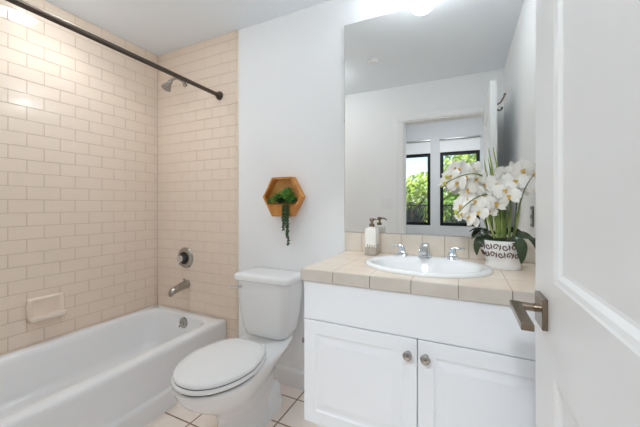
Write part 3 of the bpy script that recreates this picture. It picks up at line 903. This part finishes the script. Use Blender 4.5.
# ------------------------------------------------------------------ hexagonal planter
hcx, hcz, HR, hd_ = -1.032, 1.207, 0.143, 0.058
hp = thing('hexagonal_planter', 'wooden hexagon wall planter of succulents above the toilet', 'planter', (hcx, D, hcz))
def hexl(r, y):
    return [(hcx + r * cos(pi / 3 * k), y, hcz + r * sin(pi / 3 * k)) for k in range(6)]
fr = MB()
fr.loft([hexl(HR, D - 0.001), hexl(HR, D - hd_), hexl(HR - 0.014, D - hd_), hexl(HR - 0.014, D - 0.001), hexl(HR, D - 0.001)], False, False)
bmesh.ops.remove_doubles(fr.bm, verts=fr.bm.verts[:], dist=1e-6)
fr.build('frame', M['wood'], hp, smooth=0)
bk = MB().loft([hexl(HR - 0.0145, D - 0.001), hexl(HR - 0.0145, D - 0.008)])
bk.build('back_panel', M['wood_back'], hp, smooth=0)
fp = MB()
zt = hcz - 0.046
def hw_at(z, r):
    return r - abs(z - hcz) / math.tan(pi / 3)
ri = HR - 0.0145
zbot = hcz - ri * sin(pi / 3)
fp.prism([(hcx - hw_at(zbot, ri), zbot), (hcx + hw_at(zbot, ri), zbot), (hcx + hw_at(zt, ri), zt), (hcx - hw_at(zt, ri), zt)], 'y', D - hd_ + 0.002, D - hd_ + 0.012)
fp.build('front_panel', M['wood'], hp, smooth=0)

def leaf_ball(mb, c, tip, w_, th):
    """plump pointed leaf from c to tip"""
    c, tip = Vector(c), Vector(tip)
    t = tip - c
    mb.tube([c, c + t * 0.3, c + t * 0.65, c + t * 0.9, tip], [w_ * 0.4, w_ * 0.85, w_, w_ * 0.5, w_ * 0.05], 6, flat=th)

def rosette(name, c, n, ln, w_, m_, up=Vector((0, -0.75, 0.65))):
    mb = MB()
    up = up.normalized()
    u = up.cross(Vector((1, 0, 0))).normalized()
    v = up.cross(u)
    c = Vector(c)
    g = 2.39996
    for k in range(n):
        f = k / n
        a = g * k
        el = 0.25 + 1.15 * f
        d_ = (u * cos(a) + v * sin(a)) * cos(el) + up * sin(el)
        leaf_ball(mb, c, c + d_ * ln * (1 - 0.45 * f), w_ * (1 - 0.35 * f), 0.55)
    return mb.build(name, m_, hp, smooth=60)
yp = D - 0.036
for (dx, dz, n, ln, w_, mk) in ((0.030, 0.010, 30, 0.062, 0.013, 'succ'), (0.062, -0.018, 24, 0.048, 0.011, 'succ'), (-0.018, -0.018, 26, 0.046, 0.010, 'succ_dark'), (-0.055, -0.024, 24, 0.040, 0.011, 'succ_yellow'),
                                (-0.088, -0.026, 18, 0.034, 0.009, 'succ'), (0.088, -0.028, 18, 0.032, 0.009, 'succ_dark'), (-0.04, -0.004, 16, 0.044, 0.009, 'succ'), (0.0, -0.03, 20, 0.038, 0.009, 'succ_dark'), (0.05, 0.012, 16, 0.046, 0.010, 'succ_yellow')):
    rosette('succulent', (hcx + dx, yp - random.uniform(0.0, 0.012), hcz + dz), n, ln, w_, M[mk])
for (dx, drop, sw_) in ((0.020, 0.128, 0.003), (0.046, 0.222, 0.007), (0.056, 0.175, -0.004), (0.030, 0.10, 0.003)):
    st_ = MB()
    y0_ = D - hd_ - 0.008
    x0_ = hcx + dx
    pts = [(x0_, yp, zt + 0.012), (x0_, y0_, zt + 0.016)]
    z = zt
    k = 0
    while z > zt + 0.005 - drop - 0.03:
        z -= 0.008
        k += 1
        pts.append((x0_ + sw_ * sin(k * 0.5) * 0.6 + sw_ * k * 0.05, y0_ - 0.003 + 0.002 * sin(k), z))
    st_.tube(pts, 0.0015, 5)
    for k, q in enumerate(pts[1:]):
        for s in (0, 1):
            a = k * 1.9 + s * pi + random.uniform(-0.4, 0.4)
            leaf_ball(st_, q, (q[0] + cos(a) * 0.013, q[1] - abs(sin(a)) * 0.007 - 0.002, q[2] - 0.003 + random.uniform(-0.003, 0.003)), 0.0058, 0.8)
    st_.build('trailing_strand', M['succ_dark'], hp, smooth=60)

# ------------------------------------------------------------------ potted orchid
ox, oy = 0.150, 1.478
orc = thing('potted_orchid', 'potted white orchid in ornamented white pot beside the sink', 'plant', (ox, oy, CZ))
PZ = CZ + 0.0005
prof = [(0.0, 0.0), (0.064, 0.0), (0.066, 0.003), (0.066, 0.012), (0.062, 0.024), (0.0635, 0.034), (0.072, 0.052), (0.080, 0.075), (0.083, 0.095), (0.081, 0.110), (0.079, 0.117), (0.075, 0.117), (0.075, 0.108), (0.0, 0.106)]
pot = MB().lathe(prof, (ox, oy, PZ), 'z', 40).build('pot', M['pot'], orc, smooth=50)
def pot_r(h):
    for (r0, h0), (r1, h1) in zip(prof[1:10], prof[2:11]):
        if h0 <= h <= h1:
            return r0 + (r1 - r0) * (h - h0) / (h1 - h0 + 1e-9)
    return 0.08
def on_pot(a, h, e=0.0006):
    r = pot_r(h) + e
    return (ox + r * cos(a), oy + r * sin(a), PZ + h)
orn = MB()
for row, (hc, ph) in enumerate(((0.093, 0.0), (0.061, 0.2))):
    nrep = 16
    for k in range(nrep):
        a0 = 2 * pi * k / nrep + ph
        mir = 1 if (k + row) % 2 else -1
        # a curled scroll with a tail, then a slanting leaf: the pot's carved ornament
        pts = []
        for t in range(17):
            f = t / 16
            th_ = 0.2 + f * 6.6
            rr = 0.0125 * (1 - 0.72 * f)
            pts.append(on_pot(a0 + rr * cos(th_) * 0.85 / 0.08, hc + mir * rr * sin(th_)))
        orn.tube(pts, [0.0026 - 0.0008 * t / 16 for t in range(17)], 6)
        orn.tube([on_pot(a0 + 0.15, hc - mir * 0.0135), on_pot(a0 + 0.19, hc - mir * 0.003), on_pot(a0 + 0.205, hc + mir * 0.012)], [0.0008, 0.0032, 0.0008], 6)
orn.build('carved_ornament', M['pot_mark'], pot, smooth=60)
ms = MB()
ms.lathe([(0.0, 0.100), (0.074, 0.104), (0.068, 0.112), (0.04, 0.122), (0.0, 0.126)], (ox, oy, PZ), 'z', 24)
for k in range(60):
    a, r = random.uniform(0, 2 * pi), 0.066 * sqrt(random.random())
    ms.ball((ox + r * cos(a), oy + r * sin(a), PZ + 0.116), random.uniform(0.006, 0.011), 1, jitter=0.2)
ms.build('moss', M['moss'], orc, smooth=60)

YAW = radians(25.6)
def at(px, py, Y):
    """room point at depth Y seen at a photograph position, used to measure the bouquet"""
    u, v = (px - 320) / F_PX, (205.09 - py) / F_PX
    r = Vector((u * cos(YAW) - sin(YAW), u * sin(YAW) + cos(YAW), v))
    return r * (Y / r.y) + Vector((0, 0, CAM_H))

def strap(mb, pts, widths, nrm_hint, fold=0.25):
    """long leaf: ribbon with thickness and a mid fold"""
    pts = [Vector(p) for p in pts]
    loops = []
    for i, p in enumerate(pts):
        t = (pts[min(i + 1, len(pts) - 1)] - pts[max(i - 1, 0)]).normalized()
        s = t.cross(Vector(nrm_hint))
        s.normalize()
        n = s.cross(t).normalized()
        w_ = widths[i]
        th_ = 0.0012
        loops.append([p - s * w_ + n * w_ * fold, p - s * w_ * 0.5 + n * (w_ * fold * 0.35 + th_), p + n * th_, p + s * w_ * 0.5 + n * (w_ * fold * 0.35 + th_), p + s * w_ + n * w_ * fold, p + s * w_ * 0.5 + n * (w_ * fold * 0.35 - th_), p - n * th_, p - s * w_ * 0.5 + n * (w_ * fold * 0.35 - th_)])
    mb.loft(loops)

def bez(p0, p1, p2, p3, n=12):
    p0, p1, p2, p3 = map(Vector, (p0, p1, p2, p3))
    return [p0 * (1 - t) ** 3 + p1 * 3 * t * (1 - t) ** 2 + p2 * 3 * t * t * (1 - t) + p3 * t ** 3 for t in [k / n for k in range(n + 1)]]

top = PZ + 0.112
# broad dark leaves round the pot
def big_leaf(p0, p1, p2, p3, w_, hint=(0, 0, 1)):
    pts = bez(p0, p1, p2, p3, 12)
    ws = [w_ * max(0.12, sin(pi * (0.12 + 0.86 * k / 12)) ** 0.7) for k in range(13)]
    ws[-1] = w_ * 0.08
    m_ = MB()
    strap(m_, pts, ws, hint, 0.12)
    m_.build('leaf', M['leaf_dark'], orc, smooth=60)
big_leaf((ox + 0.030, oy - 0.055, top), (ox + 0.046, oy - 0.085, top + 0.026), (ox + 0.060, oy - 0.098, top - 0.01), (ox + 0.052, oy - 0.096, top - 0.076), 0.024, (0.35, -1, 0.2))
big_leaf((ox - 0.04, oy - 0.02, top), (ox - 0.075, oy - 0.03, top + 0.03), (ox - 0.105, oy - 0.035, top + 0.0), (ox - 0.098, oy - 0.04, top - 0.062), 0.021, (-0.6, -0.9, 0.2))
big_leaf((ox - 0.03, oy - 0.0, top), (ox - 0.06, oy - 0.02, top + 0.035), (ox - 0.09, oy - 0.03, top + 0.03), (ox - 0.122, oy - 0.03, top + 0.005), 0.014, (0, -0.5, 1))
big_leaf((ox + 0.0, oy - 0.03, top), (ox + 0.05, oy - 0.06, top + 0.035), (ox + 0.09, oy - 0.06, top + 0.03), (ox + 0.14, oy - 0.05, top - 0.005), 0.014, (0, -0.5, 1))
big_leaf((ox + 0.04, oy + 0.02, top), (ox + 0.07, oy + 0.04, top + 0.05), (ox + 0.11, oy + 0.04, top + 0.03), (ox + 0.13, oy + 0.03, top - 0.05), 0.018, (0.4, -0.5, 0.6))
big_leaf((ox - 0.02, oy + 0.04, top), (ox - 0.04, oy + 0.07, top + 0.045), (ox - 0.06, oy + 0.085, top + 0.03), (ox - 0.085, oy + 0.10, top - 0.01), 0.016, (0, 0.5, 1))
# upright stems and thin blades
stems = []
for (bx_, by_, tp, tY, r0) in ((-0.012, -0.012, (497, 186), 1.455, 0.0058), (0.006, 0.0, (502, 182), 1.47, 0.0058), (0.024, -0.01, (511, 186), 1.455, 0.0042), (-0.034, 0.0, (487, 196), 1.45, 0.0045), (0.012, 0.03, (506, 178), 1.49, 0.005), (0.042, 0.006, (517, 190), 1.47, 0.0035)):
    p3 = at(tp[0], tp[1], tY)
    p0 = Vector((ox + bx_, oy + by_, top - 0.01))
    MB().tube(bez(p0, p0 + Vector((0, 0, 0.08)), p3 - Vector((0, 0, 0.08)), p3, 10), [r0] * 6 + [r0 * 0.8] * 5, 8).build('stem', M['stem'], orc)
sprays = [
    # cascading spray to the left, upper branch
    ([at(490, 186, 1.45), at(484, 170, 1.38), at(468, 170, 1.34), at(446, 183, 1.33)], 'stem'),
    # cascading spray to the left, lower branch
    ([at(492, 196, 1.45), at(488, 192, 1.38), at(474, 194, 1.34), at(456, 215, 1.33)], 'stem'),
    # right spray
    ([at(500, 186, 1.45), at(505, 170, 1.44), at(520, 166, 1.43), at(530, 178, 1.42)], 'stem'),
    ([at(503, 195, 1.45), at(503, 205, 1.43), at(499, 208, 1.42), at(497, 210, 1.41)], 'stem'),
]
for pts, mk in sprays:
    MB().tube(bez(*pts, 14), [0.003] * 8 + [0.002] * 7, 6).build('flower_spray', M[mk], orc)
# thin arching blades
for pts, w0 in (([(ox + 0.03, oy, top), at(519, 212, 1.42), at(521, 184, 1.38), at(536, 174, 1.36)], 0.0035),
                ([(ox - 0.01, oy, top), at(497, 190, 1.46), at(478, 158, 1.44), at(447, 156, 1.42)], 0.0022),
                ([(ox - 0.015, oy, top), at(497, 200, 1.48), at(492, 165, 1.48), at(488, 148, 1.48)], 0.0065),
                ([(ox, oy + 0.01, top), at(503, 200, 1.49), at(499, 175, 1.49), at(493, 147, 1.49)], 0.007),
                ([(ox + 0.02, oy + 0.01, top), at(511, 212, 1.50), at(512, 195, 1.50), at(507, 184, 1.50)], 0.005),
                ([(ox + 0.035, oy + 0.01, top), at(521, 215, 1.50), at(521, 200, 1.50), at(519, 190, 1.50)], 0.004),
                ([(ox - 0.03, oy - 0.01, top), at(490, 222, 1.45), at(484, 210, 1.44), at(478, 204, 1.43)], 0.004),
                ([(ox - 0.02, oy, top), at(494, 215, 1.48), at(492, 196, 1.48), at(485, 164, 1.48)], 0.004)):
    q = bez(*pts, 14)
    m_ = MB()
    strap(m_, q, [w0 * (0.5 + 0.5 * min(1, k / 6)) * (1 - 0.85 * (k / 14) ** 2) for k in range(15)], (0.1, -1, 0.1), 0.3)
    m_.build('grass_blade', M['blade' if w0 > 0.0025 and w0 != 0.0035 else 'stem_dark'], orc, smooth=60)

# one blossom: three sepals, two broad petals (one mesh) and a yellow lip (its own part)
def petal(mb, ang, ln, wd, R, cup, lift, nu=6, nv=5):
    grid = []
    d_ = Vector((cos(ang), sin(ang)))
    s_ = Vector((-sin(ang), cos(ang)))
    for i in range(nu + 1):
        f = i / nu
        w_ = wd * (sin(pi * min(1, 0.08 + 0.92 * f)) ** 0.6 if f < 1 else 0.0)
        row = []
        for j in range(nv):
            g_ = (j / (nv - 1) - 0.5) * 2
            p2 = d_ * (0.004 + ln * f) + s_ * (w_ * g_)
            z = lift + cup * (f - 0.35) ** 2 * ln - 0.22 * wd * g_ * g_ * f + 0.0022 * sin(6 * g_ + 8 * f + ang * 3)
            row.append((p2.x, p2.y, z))
        grid.append(row)
    for sgn in (0.0, -0.0007):
        vs = [[mb.bm.verts.new(R @ Vector((p[0], p[1], p[2] + sgn))) for p in row] for row in grid]
        for i in range(nu):
            for j in range(nv - 1):
                mb.face((vs[i][j], vs[i][j + 1], vs[i + 1][j + 1], vs[i + 1][j]))

def blossom(pos, face, roll, size):
    zf = Vector(face).normalized()
    xf = Vector((0, 0, 1)).cross(zf).normalized()
    yf = zf.cross(xf)
    R3 = Matrix((xf, yf, zf)).transposed()
    R = Matrix.Translation(pos) @ R3.to_4x4() @ Matrix.Rotation(roll, 4, 'Z') @ Matrix.Scale(size / 0.045, 4)
    mb = MB()
    for a in (pi / 2, pi / 2 + 2.2, pi / 2 - 2.2):
        petal(mb, a, 0.042, 0.013, R, 0.55, -0.002)
    for a in (0.22, pi - 0.22):
        petal(mb, a, 0.046, 0.026, R, 0.35, 0.002)
    fl_ = mb.build('blossom', M['petal'], orc, smooth=80)
    lp = MB()
    def lb(c, r, sc):
        n0 = len(lp.bm.verts)
        lp.ball((0, 0, 0), r, 1, sc)
        lp.bm.verts.ensure_lookup_table()
        for v in lp.bm.verts[n0:]:
            v.co = R @ (v.co + Vector(c))
    lb((0, -0.003, 0.007), 0.0052, (1.0, 1.0, 1.3))
    lb((0.006, -0.001, 0.006), 0.004, (0.8, 1.2, 1.0))
    lb((-0.006, -0.001, 0.006), 0.004, (0.8, 1.2, 1.0))
    lb((0, -0.011, 0.008), 0.0042, (0.9, 1.6, 0.8))
    lp.build('blossom_lip', M['lip'], fl_, smooth=60)
FL = [  # photo position, depth, size
    (460.5, 169, 1.41, .040), (451, 176, 1.39, .036), (458, 183.5, 1.38, .040), (467, 177, 1.40, .041), (477, 179, 1.41, .042), (485.5, 184, 1.42, .040), (468, 190, 1.38, .040), (475.5, 201, 1.38, .040), (461.5, 206, 1.37, .038), (467, 199, 1.39, .034),
    (479, 212, 1.38, .034), (469.5, 217, 1.37, .032), (497, 185, 1.40, .044), (496, 203, 1.39, .040), (474, 169, 1.42, .034), (522, 170, 1.41, .040), (515, 181, 1.40, .042), (504.5, 190, 1.38, .040), (509, 196, 1.38, .038), (525, 184, 1.42, .036), (532, 188, 1.44, .034), (506, 175, 1.43, .038), (533, 173, 1.45, .036), (484, 196, 1.41, .036), (489, 212, 1.42, .030), (447, 183, 1.40, .032), (455, 168, 1.42, .034), (462, 214, 1.38, .032), (474, 190, 1.40, .036), (484, 205, 1.40, .032), (473, 222, 1.38, .026), (515, 170, 1.43, .036)]
for (px, py, Y, sz) in FL:
    side = -0.55 if px < 487 else 0.15
    blossom(at(px, py, Y), (side + random.uniform(-0.35, 0.35) - 0.1, -1, random.uniform(-0.15, 0.3)), random.uniform(-0.5, 0.5), sz * 1.08)
for (px, py, Y, r) in ((446.5, 177, 1.39, .007), (444, 183, 1.385, .006), (456, 212, 1.385, .0075), (458.5, 216, 1.385, .006), (441.5, 186, 1.385, .005)):
    b_ = MB().ball(at(px, py, Y), r, 2, (1, 1, 1.3))
    b_.build('bud', M['bud'], orc, smooth=80)

# ------------------------------------------------------------------ outside the bedroom windows
struct(MB().box(-60, 60, -90, YB - 3.0, -3.2, -3.0).build('ground', M['ground'], smooth=0))
struct(MB().box(BXL - 0.5, BXR + 0.5, YB - 2.0, YB - 0.12, -0.2, -0.02).build('balcony_slab', M['balcony'], smooth=0))
ra = thing('balcony_railing', 'black iron balcony railing outside the bedroom windows, in the mirror', 'railing', (-0.3, YB - 1.9, 0.0))
ry = YB - 1.9
MB().box(BXL - 0.4, BXR + 0.4, ry - 0.02, ry + 0.02, 1.13, 1.165).build('top_rail', M['rail'], ra, smooth=0)
MB().box(BXL - 0.4, BXR + 0.4, ry - 0.015, ry + 0.015, 0.08, 0.11).build('bottom_rail', M['rail'], ra, smooth=0)
x = BXL - 0.35
while x < BXR + 0.4:
    MB().box(x - 0.009, x + 0.009, ry - 0.009, ry + 0.009, -0.02, 1.13).build('baluster', M['rail'], ra, smooth=0)
    x += 0.125

def leaf_cloud(mb, c, r, n, size, sc=(1, 1, 1)):
    for _ in range(n):
        while True:
            v = Vector((random.uniform(-1, 1), random.uniform(-1, 1), random.uniform(-1, 1)))
            if 0.25 < v.length < 1:
                break
        v = v * (0.75 + 0.25 * random.random())
        p = Vector((c[0] + v.x * r * sc[0], c[1] + v.y * r * sc[1], c[2] + v.z * r * sc[2]))
        a = Vector((random.gauss(0, 1), random.gauss(0, 1), random.gauss(0, 1))).normalized()
        b2 = a.orthogonal().normalized()
        cc = a.cross(b2)
        s = size * random.uniform(0.6, 1.3)
        vs = [mb.bm.verts.new(p + b2 * s), mb.bm.verts.new(p + cc * s * 0.45 + a * s * 0.1), mb.bm.verts.new(p - b2 * s), mb.bm.verts.new(p - cc * s * 0.45 + a * s * 0.1)]
        mb.face(vs)

def tree(x, y, zc, r, mk, label):
    t_ = thing('tree', label, 'tree', (x, y, -3.0), 'trees beyond the balcony')
    tb = MB()
    tb.tube([(x, y, -3.0), (x + 0.1, y, zc - r * 0.8), (x - 0.05, y + 0.1, zc + r * 0.3)], [0.16, 0.12, 0.05], 8)
    for k in range(5):
        a = 2 * pi * k / 5 + 0.4
        z0 = zc - r * 0.7 + 0.12 * r * k
        tb.tube([(x + 0.05, y, z0), (x + cos(a) * r * 0.35, y + sin(a) * r * 0.35, z0 + r * 0.3), (x + cos(a) * r * 0.6, y + sin(a) * r * 0.6, z0 + r * 0.5)], [0.07, 0.05, 0.02], 6)
    tb.build('trunk', M['bark'], t_)
    cr = MB()
    for k in range(11):
        a = 2.4 * k
        el = -0.8 + 1.9 * ((k * 0.618) % 1.0)
        rr = r * 0.58
        cc = (x + cos(a) * cos(el) * rr, y + sin(a) * cos(el) * rr, zc + sin(el) * rr)
        leaf_cloud(cr, cc, r * 0.42, 300, 0.10 * r / 1.6)
    cr.build('crown', M[mk], t_, smooth=0)
tree(-2.4, -12.4, 1.15, 2.0, 'leafA', 'low bright tree with sky above it in the mirrored window nearer the door jamb')
tree(0.75, -9.6, 2.1, 1.9, 'leafA', 'tall bright tree filling the mirrored window nearer the open door edge')
tree(-0.2, -6.9, -1.3, 0.8, 'leafB', 'low dark green tree at the foot of the tall bright tree, in the mirror')
tree(-5.8, -16.0, 0.4, 2.3, 'leafB', 'mid green tree far off behind the low bright tree, in the mirror')
tree(-0.6, -16.5, 0.4, 2.6, 'leafB', 'mid green tree far off between the two mirrored windows')
tree(4.2, -14.5, 1.5, 2.6, 'leafB', 'mid green tree far off on the side of the open door edge, in the mirror')
def shrub(x, y, z, n, ln, label):
    t_ = thing('spiky_shrub', label, 'shrub', (x, y, z), 'dark shrubs on the balcony')
    MB().lathe([(0.0, 0), (0.10, 0), (0.13, 0.22), (0.115, 0.22), (0.11, 0.2), (0.0, 0.2)], (x, y, z), 'z', 18).build('planter_pot', M['rail'], t_)
    m_ = MB()
    for k in range(n):
        a = 2.39996 * k
        el = random.uniform(0.75, 1.45)
        d_ = Vector((cos(a) * cos(el), sin(a) * cos(el), sin(el)))
        p0 = Vector((x, y, z + 0.2))
        l = ln * random.uniform(0.7, 1.0)
        strap(m_, bez(p0, p0 + d_ * l * 0.4, p0 + d_ * l * 0.8 + Vector((0, 0, 0.02)), p0 + d_ * l - Vector((0, 0, 0.06)), 6), [0.016, 0.022, 0.024, 0.022, 0.017, 0.01, 0.002], (0.1, 0.1, 1))
    m_.build('foliage', M['leafC'], t_, smooth=60)
shrub(-1.05, YB - 0.95, -0.02, 70, 1.15, 'dark spiky potted shrub low in the mirrored window nearer the door jamb')
shrub(0.08, YB - 0.95, -0.02, 50, 1.0, 'dark spiky potted shrub low in the mirrored window behind the orchid')
